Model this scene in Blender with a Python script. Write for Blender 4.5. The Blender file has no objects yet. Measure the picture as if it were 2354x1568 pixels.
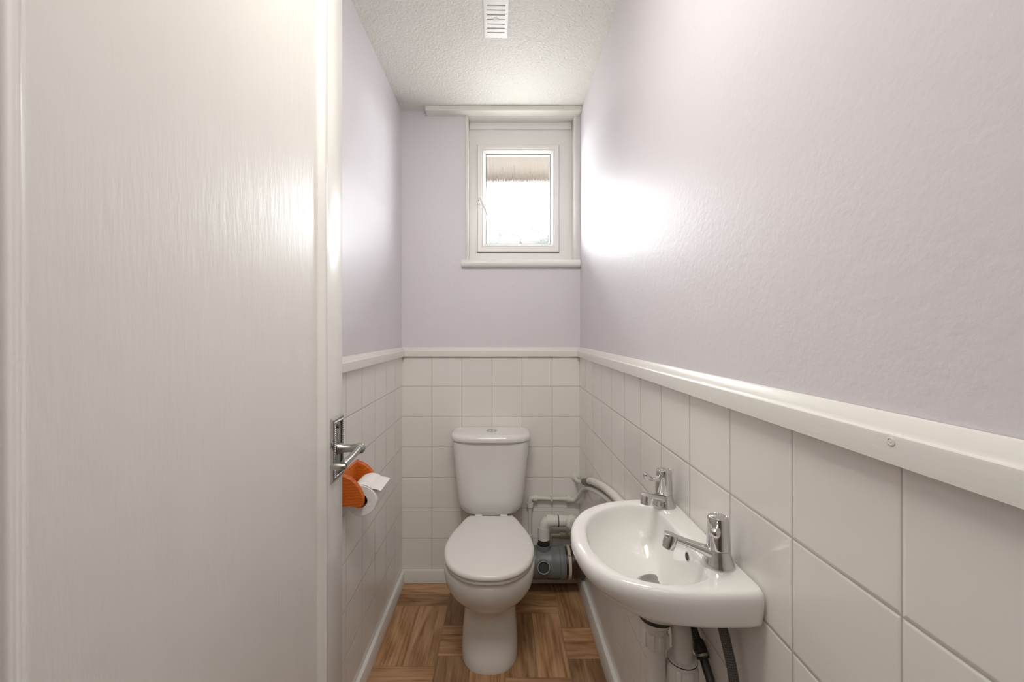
import bpy, bmesh, math, random
from mathutils import Vector, Matrix
from mathutils.bvhtree import BVHTree

random.seed(7)
S = bpy.context.scene
C = S.collection
PI = math.pi

# ------------------------------------------------------------------ materials
def nodes_of(name):
    m = bpy.data.materials.new(name)
    m.use_nodes = True
    nt = m.node_tree
    return m, nt, nt.nodes['Principled BSDF']

def N(nt, t, **kw):
    n = nt.nodes.new(t)
    for k, v in kw.items():
        if k.startswith('i_'):
            n.inputs[k[2:].replace('_', ' ')].default_value = v
        else:
            setattr(n, k, v)
    return n

def L(nt, a, b):
    nt.links.new(a, b)

def math_node(nt, op, a, b=None):
    n = nt.nodes.new('ShaderNodeMath')
    n.operation = op
    for i, v in enumerate((a, b)):
        if v is None: continue
        if isinstance(v, (int, float)): n.inputs[i].default_value = v
        else: L(nt, v, n.inputs[i])
    return n.outputs[0]

def mapping(nt, scale=(1, 1, 1), coord='Object'):
    tc = nt.nodes.new('ShaderNodeTexCoord')
    mp = nt.nodes.new('ShaderNodeMapping')
    mp.inputs['Scale'].default_value = scale
    L(nt, tc.outputs[coord], mp.inputs['Vector'])
    return mp.outputs['Vector']

def paint(name, col, rough=.4, bump=.0, scale=60, stretch=(1, 1, 1), tint=.02, spec=.5, dist=.002, coat=0., metallic=0., detail=3.):
    """painted / plastic / ceramic / metal surface: base colour with a faint mottling and a fine surface texture"""
    m, nt, b = nodes_of(name)
    v = mapping(nt, stretch)
    n2 = N(nt, 'ShaderNodeTexNoise', i_Scale=3.5, i_Detail=3.)
    L(nt, v, n2.inputs['Vector'])
    mix = N(nt, 'ShaderNodeMix', data_type='RGBA')
    mix.inputs['A'].default_value = tuple(max(0, c * (1 - tint * 2)) for c in col) + (1,)
    mix.inputs['B'].default_value = tuple(min(1, c * (1 + tint * 2)) for c in col) + (1,)
    L(nt, n2.outputs['Fac'], mix.inputs['Factor'])
    L(nt, mix.outputs['Result'], b.inputs['Base Color'])
    b.inputs['Roughness'].default_value = rough
    b.inputs['Metallic'].default_value = metallic
    b.inputs['Specular IOR Level'].default_value = spec
    b.inputs['Coat Weight'].default_value = coat
    b.inputs['Coat Roughness'].default_value = .05
    if bump:
        n1 = N(nt, 'ShaderNodeTexNoise', i_Scale=scale, i_Detail=detail, i_Roughness=.55)
        L(nt, v, n1.inputs['Vector'])
        bp = N(nt, 'ShaderNodeBump', i_Strength=bump, i_Distance=dist)
        L(nt, n1.outputs['Fac'], bp.inputs['Height'])
        L(nt, bp.outputs['Normal'], b.inputs['Normal'])
    return m

def tile_material():
    m, nt, b = nodes_of('white_glazed_tile')
    uv = nt.nodes.new('ShaderNodeUVMap'); uv.uv_map = 'UVMap'
    sep = nt.nodes.new('ShaderNodeSeparateXYZ')
    L(nt, uv.outputs['UV'], sep.inputs[0])
    def edge(o):
        f = math_node(nt, 'FRACT', o)
        return math_node(nt, 'SUBTRACT', .5, math_node(nt, 'ABSOLUTE', math_node(nt, 'SUBTRACT', f, .5)))
    d = math_node(nt, 'MINIMUM', edge(sep.outputs['X']), edge(sep.outputs['Y']))      # distance to the joint, in tiles
    ramp = nt.nodes.new('ShaderNodeValToRGB')
    ramp.color_ramp.elements[0].position = .004; ramp.color_ramp.elements[0].color = (0, 0, 0, 1)
    ramp.color_ramp.elements[1].position = .010; ramp.color_ramp.elements[1].color = (1, 1, 1, 1)
    L(nt, d, ramp.inputs['Fac'])
    # each tile its own faint tone
    fl = nt.nodes.new('ShaderNodeVectorMath'); fl.operation = 'FLOOR'
    L(nt, uv.outputs['UV'], fl.inputs[0])
    wn = nt.nodes.new('ShaderNodeTexWhiteNoise'); wn.noise_dimensions = '2D'
    L(nt, fl.outputs['Vector'], wn.inputs['Vector'])
    tone = N(nt, 'ShaderNodeMix', data_type='RGBA')
    tone.inputs['A'].default_value = (.765, .735, .69, 1); tone.inputs['B'].default_value = (.80, .77, .725, 1)
    L(nt, wn.outputs['Value'], tone.inputs['Factor'])
    mix = N(nt, 'ShaderNodeMix', data_type='RGBA')
    mix.inputs['A'].default_value = (.42, .385, .345, 1)
    L(nt, tone.outputs['Result'], mix.inputs['B'])
    L(nt, ramp.outputs['Color'], mix.inputs['Factor'])
    L(nt, mix.outputs['Result'], b.inputs['Base Color'])
    rr = N(nt, 'ShaderNodeMapRange'); rr.inputs['To Min'].default_value = .7; rr.inputs['To Max'].default_value = .16
    L(nt, ramp.outputs['Color'], rr.inputs['Value']); L(nt, rr.outputs['Result'], b.inputs['Roughness'])
    r2 = nt.nodes.new('ShaderNodeValToRGB')
    r2.color_ramp.interpolation = 'EASE'
    r2.color_ramp.elements[0].position = .0; r2.color_ramp.elements[0].color = (0, 0, 0, 1)
    r2.color_ramp.elements[1].position = .03; r2.color_ramp.elements[1].color = (1, 1, 1, 1)
    L(nt, d, r2.inputs['Fac'])
    nz = N(nt, 'ShaderNodeTexNoise', i_Scale=1.6, i_Detail=2.); L(nt, uv.outputs['UV'], nz.inputs['Vector'])
    hsum = math_node(nt, 'ADD', r2.outputs['Color'], math_node(nt, 'MULTIPLY', nz.outputs['Fac'], .5))
    bp = N(nt, 'ShaderNodeBump', i_Strength=.5, i_Distance=.0016)
    L(nt, hsum, bp.inputs['Height']); L(nt, bp.outputs['Normal'], b.inputs['Normal'])
    return m

def wood_floor_material():
    m, nt, b = nodes_of('oak_effect_vinyl')
    uv = nt.nodes.new('ShaderNodeUVMap'); uv.uv_map = 'UVMap'
    at = nt.nodes.new('ShaderNodeAttribute'); at.attribute_name = 'tone'
    sep = nt.nodes.new('ShaderNodeSeparateColor'); L(nt, at.outputs['Color'], sep.inputs[0])
    # long fibres
    mp = nt.nodes.new('ShaderNodeMapping'); mp.inputs['Scale'].default_value = (1.6, 40, 1); L(nt, uv.outputs['UV'], mp.inputs['Vector'])
    n1 = N(nt, 'ShaderNodeTexNoise', i_Scale=3.0, i_Detail=6., i_Roughness=.62, i_Distortion=.35); L(nt, mp.outputs['Vector'], n1.inputs['Vector'])
    # cathedral figure
    mp2 = nt.nodes.new('ShaderNodeMapping'); mp2.inputs['Scale'].default_value = (2.6, 13, 1); L(nt, uv.outputs['UV'], mp2.inputs['Vector'])
    n2 = N(nt, 'ShaderNodeTexNoise', i_Scale=1.0, i_Detail=2., i_Distortion=.25); L(nt, mp2.outputs['Vector'], n2.inputs['Vector'])
    rings = math_node(nt, 'SINE', math_node(nt, 'MULTIPLY', n2.outputs['Fac'], 24.))
    rings = math_node(nt, 'MULTIPLY', math_node(nt, 'ADD', rings, 1.), .5)
    g = math_node(nt, 'ADD', math_node(nt, 'MULTIPLY', n1.outputs['Fac'], .62), math_node(nt, 'MULTIPLY', rings, .13))
    g = math_node(nt, 'ADD', g, math_node(nt, 'MULTIPLY', n2.outputs['Fac'], .25))
    ramp = nt.nodes.new('ShaderNodeValToRGB')
    e = ramp.color_ramp.elements
    e[0].position = .31; e[0].color = (.14, .060, .022, 1)
    e[1].position = .69; e[1].color = (.50, .285, .145, 1)
    x = e.new(.46); x.color = (.31, .15, .064, 1)
    L(nt, g, ramp.inputs['Fac'])
    # whole-plank tone
    mulr = N(nt, 'ShaderNodeMapRange'); mulr.inputs['To Min'].default_value = .50; mulr.inputs['To Max'].default_value = 1.18
    L(nt, sep.outputs[0], mulr.inputs['Value'])
    vm = nt.nodes.new('ShaderNodeVectorMath'); vm.operation = 'SCALE'
    L(nt, ramp.outputs['Color'], vm.inputs[0]); L(nt, mulr.outputs['Result'], vm.inputs['Scale'])
    L(nt, vm.outputs['Vector'], b.inputs['Base Color'])
    b.inputs['Roughness'].default_value = .5
    b.inputs['Specular IOR Level'].default_value = .35
    bp = N(nt, 'ShaderNodeBump', i_Strength=.15, i_Distance=.001); L(nt, g, bp.inputs['Height']); L(nt, bp.outputs['Normal'], b.inputs['Normal'])
    return m

def ceiling_material():
    m, nt, b = nodes_of('stippled_white_ceiling')
    v = mapping(nt)
    b.inputs['Base Color'].default_value = (.74, .725, .67, 1)
    b.inputs['Roughness'].default_value = .48; b.inputs['Specular IOR Level'].default_value = .3
    vo = N(nt, 'ShaderNodeTexVoronoi', i_Scale=105., i_Randomness=1.); vo.feature = 'SMOOTH_F1'
    n0 = N(nt, 'ShaderNodeTexNoise', i_Scale=24., i_Detail=3.)
    L(nt, v, n0.inputs['Vector'])
    vm = nt.nodes.new('ShaderNodeVectorMath'); vm.operation = 'MULTIPLY_ADD'
    L(nt, n0.outputs['Color'], vm.inputs[0]); vm.inputs[1].default_value = (.05, .05, .05); L(nt, v, vm.inputs[2])
    L(nt, vm.outputs['Vector'], vo.inputs['Vector'])
    n1 = N(nt, 'ShaderNodeTexNoise', i_Scale=130., i_Detail=2.); L(nt, v, n1.inputs['Vector'])
    hs = math_node(nt, 'ADD', math_node(nt, 'MULTIPLY', vo.outputs['Distance'], -1.), math_node(nt, 'MULTIPLY', n1.outputs['Fac'], .7))
    bp = N(nt, 'ShaderNodeBump', i_Strength=.75, i_Distance=.004); L(nt, hs, bp.inputs['Height']); L(nt, bp.outputs['Normal'], b.inputs['Normal'])
    return m

def obscure_glass_material():
    """reeded, obscured pane: streaks scatter the view, the gaps between let it through"""
    m, nt, b = nodes_of('obscure_glass')
    out = nt.nodes['Material Output']; nt.nodes.remove(b)
    v = mapping(nt, (170, 1, 9))
    n = N(nt, 'ShaderNodeTexNoise', i_Scale=1., i_Detail=4., i_Roughness=.65); L(nt, v, n.inputs['Vector'])
    bp = N(nt, 'ShaderNodeBump', i_Strength=.6, i_Distance=.002); L(nt, n.outputs['Fac'], bp.inputs['Height'])
    rf = N(nt, 'ShaderNodeBsdfRefraction', i_Roughness=.42, i_IOR=1.2); rf.inputs['Color'].default_value = (.97, .985, .98, 1)
    L(nt, bp.outputs['Normal'], rf.inputs['Normal'])
    tr = nt.nodes.new('ShaderNodeBsdfTransparent'); tr.inputs['Color'].default_value = (.97, .985, .98, 1)
    # the frosting lies in vertical streaks, thin at the top of the pane and denser towards the middle
    tc = nt.nodes.new('ShaderNodeTexCoord'); sp = nt.nodes.new('ShaderNodeSeparateXYZ'); L(nt, tc.outputs['Object'], sp.inputs[0])
    gr = N(nt, 'ShaderNodeMapRange'); gr.inputs['From Min'].default_value = .185; gr.inputs['From Max'].default_value = .075
    gr.inputs['To Min'].default_value = 0.; gr.inputs['To Max'].default_value = 1.; L(nt, sp.outputs['Z'], gr.inputs['Value'])
    lo = N(nt, 'ShaderNodeMapRange'); lo.inputs['From Min'].default_value = -.08; lo.inputs['From Max'].default_value = -.19
    lo.inputs['To Min'].default_value = 0.; lo.inputs['To Max'].default_value = .36; L(nt, sp.outputs['Z'], lo.inputs['Value'])
    f = math_node(nt, 'ADD', n.outputs['Fac'], math_node(nt, 'SUBTRACT', math_node(nt, 'MULTIPLY', gr.outputs['Result'], .30), lo.outputs['Result']))
    st = N(nt, 'ShaderNodeMapRange'); st.inputs['From Min'].default_value = .50; st.inputs['From Max'].default_value = .86
    st.inputs['To Min'].default_value = .03; st.inputs['To Max'].default_value = .62; L(nt, f, st.inputs['Value'])
    gl = N(nt, 'ShaderNodeBsdfGlossy', i_Roughness=.15); L(nt, bp.outputs['Normal'], gl.inputs['Normal'])
    m1 = nt.nodes.new('ShaderNodeMixShader'); L(nt, st.outputs['Result'], m1.inputs[0])
    L(nt, tr.outputs[0], m1.inputs[1]); L(nt, rf.outputs[0], m1.inputs[2])
    m2 = nt.nodes.new('ShaderNodeMixShader'); m2.inputs[0].default_value = .05
    L(nt, m1.outputs[0], m2.inputs[1]); L(nt, gl.outputs[0], m2.inputs[2])
    L(nt, m2.outputs[0], out.inputs['Surface'])
    return m

def orange_wood_material():
    m, nt, b = nodes_of('orange_stained_wood')
    v = mapping(nt, (1, 1, 1))
    n = N(nt, 'ShaderNodeTexNoise', i_Scale=14., i_Detail=2.); L(nt, v, n.inputs['Vector'])
    sep = nt.nodes.new('ShaderNodeSeparateXYZ'); L(nt, v, sep.inputs[0])
    z = math_node(nt, 'ADD', math_node(nt, 'MULTIPLY', sep.outputs['Z'], 620.), math_node(nt, 'MULTIPLY', n.outputs['Fac'], 26.))
    w = math_node(nt, 'MULTIPLY', math_node(nt, 'ADD', math_node(nt, 'SINE', z), 1.), .5)
    mix = N(nt, 'ShaderNodeMix', data_type='RGBA')
    mix.inputs['A'].default_value = (.46, .070, .006, 1); mix.inputs['B'].default_value = (.58, .105, .008, 1)
    L(nt, w, mix.inputs['Factor']); L(nt, mix.outputs['Result'], b.inputs['Base Color'])
    b.inputs['Roughness'].default_value = .38; b.inputs['Specular IOR Level'].default_value = .25
    bp = N(nt, 'ShaderNodeBump', i_Strength=.4, i_Distance=.0008); L(nt, w, bp.inputs['Height']); L(nt, bp.outputs['Normal'], b.inputs['Normal'])
    return m

def braid_material():
    m, nt, b = nodes_of('dark_braided_hose')
    uv = nt.nodes.new('ShaderNodeUVMap'); uv.uv_map = 'UVMap'
    sep = nt.nodes.new('ShaderNodeSeparateXYZ'); L(nt, uv.outputs['UV'], sep.inputs[0])
    a = math_node(nt, 'SINE', math_node(nt, 'ADD', math_node(nt, 'MULTIPLY', sep.outputs['X'], 2 * PI * 8), math_node(nt, 'MULTIPLY', sep.outputs['Y'], 900.)))
    c = math_node(nt, 'SINE', math_node(nt, 'SUBTRACT', math_node(nt, 'MULTIPLY', sep.outputs['X'], 2 * PI * 8), math_node(nt, 'MULTIPLY', sep.outputs['Y'], 900.)))
    g = math_node(nt, 'MULTIPLY', a, c)
    mix = N(nt, 'ShaderNodeMix', data_type='RGBA')
    mix.inputs['A'].default_value = (.018, .017, .016, 1); mix.inputs['B'].default_value = (.12, .115, .11, 1)
    L(nt, math_node(nt, 'ADD', math_node(nt, 'MULTIPLY', g, .5), .5), mix.inputs['Factor'])
    L(nt, mix.outputs['Result'], b.inputs['Base Color'])
    b.inputs['Roughness'].default_value = .45; b.inputs['Metallic'].default_value = .4
    bp = N(nt, 'ShaderNodeBump', i_Strength=.5, i_Distance=.0006); L(nt, g, bp.inputs['Height']); L(nt, bp.outputs['Normal'], b.inputs['Normal'])
    return m

M = {}
M['lilac'] = paint('lilac_wall_paint', (.668, .634, .672), .44, .22, 80, tint=.012, dist=.003, detail=4.)
M['hall'] = paint('darkened_hall_paint', (.20, .18, .16), .6, .1, 60)  # unseen hall wall, colour darkened to give the chrome dark reflections
M['ceiling'] = ceiling_material()
M['tile'] = tile_material()
M['trimwhite'] = paint('white_gloss_woodwork', (.715, .695, .65), .28, .10, 30, (1, 1, 6), tint=.012)
M['board'] = paint('aged_white_board', (.72, .70, .63), .4, .15, 40, tint=.02)
M['doorstile'] = paint('gloss_white_door_stile', (.75, .73, .69), .27, .16, 22, (6, 6, .6), tint=.01, dist=.002, spec=.7)
M['doorpanel'] = paint('gloss_white_door_panel', (.72, .695, .65), .36, .30, 16, (6, 6, 1.1), tint=.012, dist=.003, detail=4., spec=.8)
M['upvc'] = paint('white_plastic_window', (.80, .785, .76), .3, tint=.008)
M['gasket'] = paint('grey_rubber_gasket', (.10, .10, .10), .7)
M['glass'] = obscure_glass_material()
M['ceramic'] = paint('white_glazed_ceramic', (.755, .74, .71), .09, tint=.006, coat=.3)
M['seatplastic'] = paint('white_seat_plastic', (.735, .705, .665), .26, tint=.006)
M['chrome'] = paint('polished_chrome', (.62, .61, .60), .08, tint=.02, metallic=1.)
M['dullchrome'] = paint('worn_chrome', (.40, .39, .375), .26, .15, 60, tint=.08, metallic=1.)
M['pewter'] = paint('aged_pewter', (.21, .205, .195), .33, .25, 90, tint=.15, metallic=1.)
M['plastic'] = paint('white_pipe_plastic', (.70, .675, .625), .38, .05, 30, tint=.02)
M['pipepaint'] = paint('painted_white_pipe', (.66, .635, .58), .45, .25, 45, tint=.05)
M['greypvc'] = paint('grey_soil_plastic', (.125, .131, .132), .42, .15, 25, tint=.12)
M['darkhole'] = paint('dark_opening', (.03, .032, .034), .6)
M['rubber'] = paint('black_rubber', (.018, .017, .016), .4)
M['iron'] = paint('dark_painted_iron', (.028, .012, .010), .25, .4, 40, tint=.2)
M['band'] = paint('beige_clamp_band', (.52, .44, .34), .45, tint=.05)
M['putty'] = paint('pale_grey_sealant', (.36, .37, .38), .55, .4, 30, tint=.08)
M['brass'] = paint('dull_brass', (.42, .37, .28), .35, .1, 40, tint=.1, metallic=.8)
M['orange'] = orange_wood_material()
M['paper'] = paint('white_tissue', (.80, .785, .76), .95, .25, 120, tint=.01, spec=.1)
M['card'] = paint('brown_cardboard', (.16, .10, .06), .9)
M['braid'] = braid_material()
M['floor'] = wood_floor_material()
M['ventslot'] = paint('dark_vent_slot', (.035, .032, .03), .9)
M['eaves'] = paint('brown_eaves_board', (.021, .0140, .008), .7, .2, 8, tint=.1)
M['hedge'] = paint('pale_green_leaves', (.0170, .0208, .0190), .8, .3, 10, tint=.2)
M['stone'] = paint('outside_ground', (.30, .29, .27), .9)

# ------------------------------------------------------------------ mesh helpers
def link(name, me, parent=None):
    o = bpy.data.objects.new(name, me)
    C.objects.link(o)
    if parent: 
        o.parent = parent
        o.matrix_parent_inverse = Matrix.Translation(-parent.location) if False else Matrix.Identity(4)
    return o

def finish(bm, name, mat, parent=None, smooth=True, angle=38, off=None):
    """bmesh -> one linked object. Coordinates are given in the room's frame; a parent Empty's location is taken off."""
    bmesh.ops.remove_doubles(bm, verts=bm.verts, dist=1e-6)
    bmesh.ops.recalc_face_normals(bm, faces=bm.faces)
    if parent is not None and off is None:
        off = parent_offset(parent)
    if off is not None:
        bmesh.ops.translate(bm, verts=bm.verts, vec=-off)
    me = bpy.data.meshes.new(name)
    bm.to_mesh(me); bm.free()
    mats = mat if isinstance(mat, (list, tuple)) else [mat]
    for k in mats: me.materials.append(k)
    if smooth:
        me.shade_smooth(); me.set_sharp_from_angle(angle=math.radians(angle))
    return link(name, me, parent)

def parent_offset(p):
    v = Vector((0, 0, 0))
    while p is not None:
        v += p.location; p = p.parent
    return v

def box(bm, x0, x1, y0, y1, z0, z1, bev=0., seg=2):
    b2 = bmesh.new()
    bmesh.ops.create_cube(b2, size=1)
    for v in b2.verts:
        v.co = Vector(((x0 + x1) / 2 + v.co.x * (x1 - x0), (y0 + y1) / 2 + v.co.y * (y1 - y0), (z0 + z1) / 2 + v.co.z * (z1 - z0)))
    if bev:
        bmesh.ops.bevel(b2, geom=list(b2.edges), offset=bev, segments=seg, affect='EDGES', profile=.5)
    merge(bm, b2)

def merge(bm, b2, mtx=None):
    if mtx is not None: bmesh.ops.transform(b2, matrix=mtx, verts=b2.verts)
    me = bpy.data.meshes.new('tmp'); b2.to_mesh(me); b2.free()
    bm.from_mesh(me); bpy.data.meshes.remove(me)

def loft(bm, rings, cap0=True, cap1=True, closed=True):
    """skin a list of rings with equal counts"""
    R = [[bm.verts.new(p) for p in r] for r in rings]
    n = len(R[0])
    for a, b in zip(R, R[1:]):
        for i in range(n if closed else n - 1):
            j = (i + 1) % n
            try: bm.faces.new((a[i], a[j], b[j], b[i]))
            except ValueError: pass
    for flag, r in ((cap0, R[0]), (cap1, R[-1])):
        if flag and closed:
            c = bm.verts.new(sum((v.co for v in r), Vector()) / n)
            for i in range(n): bm.faces.new((r[i], r[(i + 1) % n], c))
    return R

def catmull(pts, per=10, closed=False):
    P = [Vector(p) for p in pts]; n = len(P); out = []
    for i in range(n if closed else n - 1):
        p1, p2 = P[i], P[(i + 1) % n]
        p0 = P[i - 1] if (closed or i > 0) else p1 * 2 - p2
        p3 = P[(i + 2) % n] if (closed or i + 2 < n) else p2 * 2 - p1
        for k in range(per):
            t = k / per
            out.append(.5 * ((2 * p1) + (p2 - p0) * t + (2 * p0 - 5 * p1 + 4 * p2 - p3) * t * t + (3 * p1 - p0 - 3 * p2 + p3) * t ** 3))
    if not closed: out.append(P[-1])
    return out

def tube(bm, path, rad, seg=20, caps=True, uv=False):
    """round tube along a list of points; rad a number or a list per point"""
    P = [Vector(p) for p in path]
    rads = rad if isinstance(rad, (list, tuple)) else [rad] * len(P)
    T = []
    for i in range(len(P)):
        a = P[max(i - 1, 0)]; b = P[min(i + 1, len(P) - 1)]
        t = (b - a)
        T.append(t.normalized() if t.length > 1e-9 else (T[-1] if T else Vector((0, 0, 1))))
    up = Vector((0, 0, 1)) if abs(T[0].z) < .9 else Vector((0, 1, 0))
    u = (up - T[0] * up.dot(T[0])).normalized()
    rings = []
    for p, t, r in zip(P, T, rads):
        u = (u - t * u.dot(t)).normalized(); w = t.cross(u)
        rings.append([p + (u * math.cos(2 * PI * k / seg) + w * math.sin(2 * PI * k / seg)) * r for k in range(seg)])
    R = loft(bm, rings, caps, caps)
    if uv:
        lay = bm.loops.layers.uv.new('UVMap') if not bm.loops.layers.uv else bm.loops.layers.uv.active
        d = [0]
        for a, b in zip(P, P[1:]): d.append(d[-1] + (b - a).length)
        idx = {}
        for i, r in enumerate(R):
            for k, v in enumerate(r): idx[v] = (k, i)
        for f in bm.faces:
            ks = [idx[l.vert][0] for l in f.loops if l.vert in idx]
            wrap = ks and max(ks) - min(ks) > seg / 2
            for l in f.loops:
                if l.vert in idx:
                    k, i = idx[l.vert]
                    l[lay].uv = ((k + seg if wrap and k == 0 else k) / seg, d[i])

def arc_path(pts, r, n=8):
    """polyline with its inner corners rounded to radius r"""
    P = [Vector(p) for p in pts]; out = [P[0]]
    for a, b, c in zip(P, P[1:], P[2:]):
        d1 = (a - b).normalized(); d2 = (c - b).normalized()
        ang = d1.angle(d2); cut = min(r / math.tan(ang / 2), (a - b).length * .49, (c - b).length * .49)
        s, e = b + d1 * cut, b + d2 * cut
        for k in range(n + 1):
            t = k / n
            out.append((1 - t) ** 2 * s + 2 * t * (1 - t) * b + t * t * e)
    out.append(P[-1])
    return out

def lathe(bm, prof, origin=(0, 0, 0), axis=(0, 0, 1), seg=36, cap0=True, cap1=True, sides=None):
    """prof: list of (radius, height)"""
    o = Vector(origin); a = Vector(axis).normalized()
    up = Vector((0, 0, 1)) if abs(a.z) < .9 else Vector((1, 0, 0))
    u = (up - a * up.dot(a)).normalized(); w = a.cross(u)
    loft(bm, [[o + a * h + (u * math.cos(2 * PI * k / seg) + w * math.sin(2 * PI * k / seg)) * max(r, 1e-5) for k in range(seg)] for r, h in prof], cap0, cap1)

def nut(bm, r, h0, h1, origin, axis, flutes=8, seg=64):
    """fluted plastic compression nut"""
    o = Vector(origin); a = Vector(axis).normalized()
    up = Vector((0, 0, 1)) if abs(a.z) < .9 else Vector((1, 0, 0))
    u = (up - a * up.dot(a)).normalized(); w = a.cross(u)
    rings = []
    for h, k in ((h0, .9), (h0 + .003, 1.), (h1 - .003, 1.), (h1, .92)):
        ring = []
        for i in range(seg):
            t = 2 * PI * i / seg
            rr = r * k * (1 - .11 * (1 if (i * flutes // seg) % 2 else 0))
            ring.append(o + a * h + (u * math.cos(t) + w * math.sin(t)) * rr)
        rings.append(ring)
    loft(bm, rings)

def sgnpow(x, e): return math.copysign(abs(x) ** e, x)

def dring(cx, yf, yb, cy, hw, z, nf=2., nb=3., hwb=None, n=72):
    """plan outline: rounded front at yf, squarer back at yb, widest at cy; hwb narrows the back"""
    out = []
    for k in range(n):
        t = 2 * PI * k / n
        c, s = math.cos(t), math.sin(t)
        if s < 0:
            x = hw * sgnpow(c, 2 / nf); y = cy + (cy - yf) * sgnpow(s, 2 / nf)
        else:
            f = abs(s) ** (2 / nb); w = hw
            if hwb is not None:
                g = f * f * (3 - 2 * f); w = hw + (hwb - hw) * g
            x = w * sgnpow(c, 2 / nb); y = cy + (yb - cy) * f
        out.append(Vector((cx + x, y, z)))
    return out

def rect_frame(bm, x0, x1, z0, z1, prof):
    """mitred frame in the XZ plane: prof is a closed list of (inset, y)"""
    rings = []
    for ins, y in prof:
        rings.append([Vector((x0 + ins, y, z0 + ins)), Vector((x1 - ins, y, z0 + ins)), Vector((x1 - ins, y, z1 - ins)), Vector((x0 + ins, y, z1 - ins))])
    loft(bm, rings + [rings[0]], False, False)

def prism(bm, prof, a, b):
    """extrude a closed 3-D outline (function of position t) between two lists of points"""
    loft(bm, [a, b])

def thing(name, label, cat, loc=(0, 0, 0), group=None):
    o = bpy.data.objects.new(name, None)
    C.objects.link(o); o.location = loc; o.empty_display_size = .05
    return tag(o, label, cat, group)

def tag(o, label, cat, group=None):
    o['label'] = label; o['category'] = cat
    if group: o['group'] = group
    return o

def struct(o, label, cat):
    o['kind'] = 'structure'; o['label'] = label; o['category'] = cat
    return o

# ------------------------------------------------------------------ room
XL, XR, YB, H = -.494, .388, 2.045, 2.345     # tiled faces, back wall, ceiling height
PX = .004                                      # tile thickness: painted plaster stands this far behind
YF = -1.15                                     # the hall's far side, behind the camera
DADO = 1.125

def tiles(name, parent, quad, uvs):
    """slab of tiling (front face first) with UVs counted in tiles"""
    bm = bmesh.new(); lay = bm.loops.layers.uv.new('UVMap') if not bm.loops.layers.uv else bm.loops.layers.uv.active
    vs = [bm.verts.new(p) for p in quad]
    f = bm.faces.new(vs)
    for l, uv in zip(f.loops, uvs): l[lay].uv = uv
    me = bpy.data.meshes.new(name); bm.to_mesh(me); bm.free(); me.materials.append(M['tile'])
    o = link(name, me, parent)
    o['label'] = 'square white glazed wall tiles with grey joints'
    return o

PU, PV, Z0 = .15, .1516, .0631
def vv(z): return (z - Z0) / PV

bm = bmesh.new()
x0, x1, zs, zt = -.175, .370, 1.585, 2.322                      # window opening
box(bm, XL - .2, x0, YB + PX, YB + .25, 0, H + .1)
box(bm, x1, XR + .2, YB + PX, YB + .25, 0, H + .1)
box(bm, x0, x1, YB + PX, YB + .25, 0, zs)
box(bm, x0, x1, YB + PX, YB + .25, zt, H + .1)
wall_back = struct(finish(bm, 'wall_back', M['lilac'], smooth=False), 'narrow lilac end wall with the small window, tiled below the rail', 'wall')
tiles('tiling', wall_back, [(XL - PX, YB, 0), (XR + PX, YB, 0), (XR + PX, YB, DADO), (XL - PX, YB, DADO)],
      [((XL - PX + .0477) / PU, vv(0)), ((XR + PX + .0477) / PU, vv(0)), ((XR + PX + .0477) / PU, vv(DADO)), ((XL - PX + .0477) / PU, vv(DADO))])

bm = bmesh.new(); box(bm, XR + PX, XR + .2, YF, YB + PX, 0, H + .1)
wall_right = struct(finish(bm, 'wall_right', M['lilac'], smooth=False), 'long lilac painted wall above the basin, tiled below the rail', 'wall')
tiles('tiling', wall_right, [(XR, YB + PX, 0), (XR, YF, 0), (XR, YF, DADO), (XR, YB + PX, DADO)],
      [((YB + PX - .398) / PU, vv(0)), ((YF - .398) / PU, vv(0)), ((YF - .398) / PU, vv(DADO)), ((YB + PX - .398) / PU, vv(DADO))])

bm = bmesh.new(); box(bm, XL - .2, XL - PX, YF, YB + PX, 0, H + .1)
wall_left = struct(finish(bm, 'wall_left', M['lilac'], smooth=False), 'lilac painted wall behind the open door, tiled below the rail', 'wall')
tiles('tiling', wall_left, [(XL, YF, 0), (XL, YB + PX, 0), (XL, YB + PX, DADO), (XL, YF, DADO)],
      [((YF - 1.306) / PU, vv(0)), ((YB + PX - 1.306) / PU, vv(0)), ((YB + PX - 1.306) / PU, vv(DADO)), ((YF - 1.306) / PU, vv(DADO))])

bm = bmesh.new(); box(bm, XL - .2, XR + .2, YF - .1, YF, 0, H + .1)
struct(finish(bm, 'wall_front', M['hall'], smooth=False), 'unseen wall, darkened for chrome reflections, across the hall behind the camera', 'wall')
bm = bmesh.new(); box(bm, XL - .2, XR + .2, YF - .1, YB + PX, H, H + .1)
struct(finish(bm, 'ceiling', M['ceiling'], smooth=False), 'white stippled plaster ceiling', 'ceiling')

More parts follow.
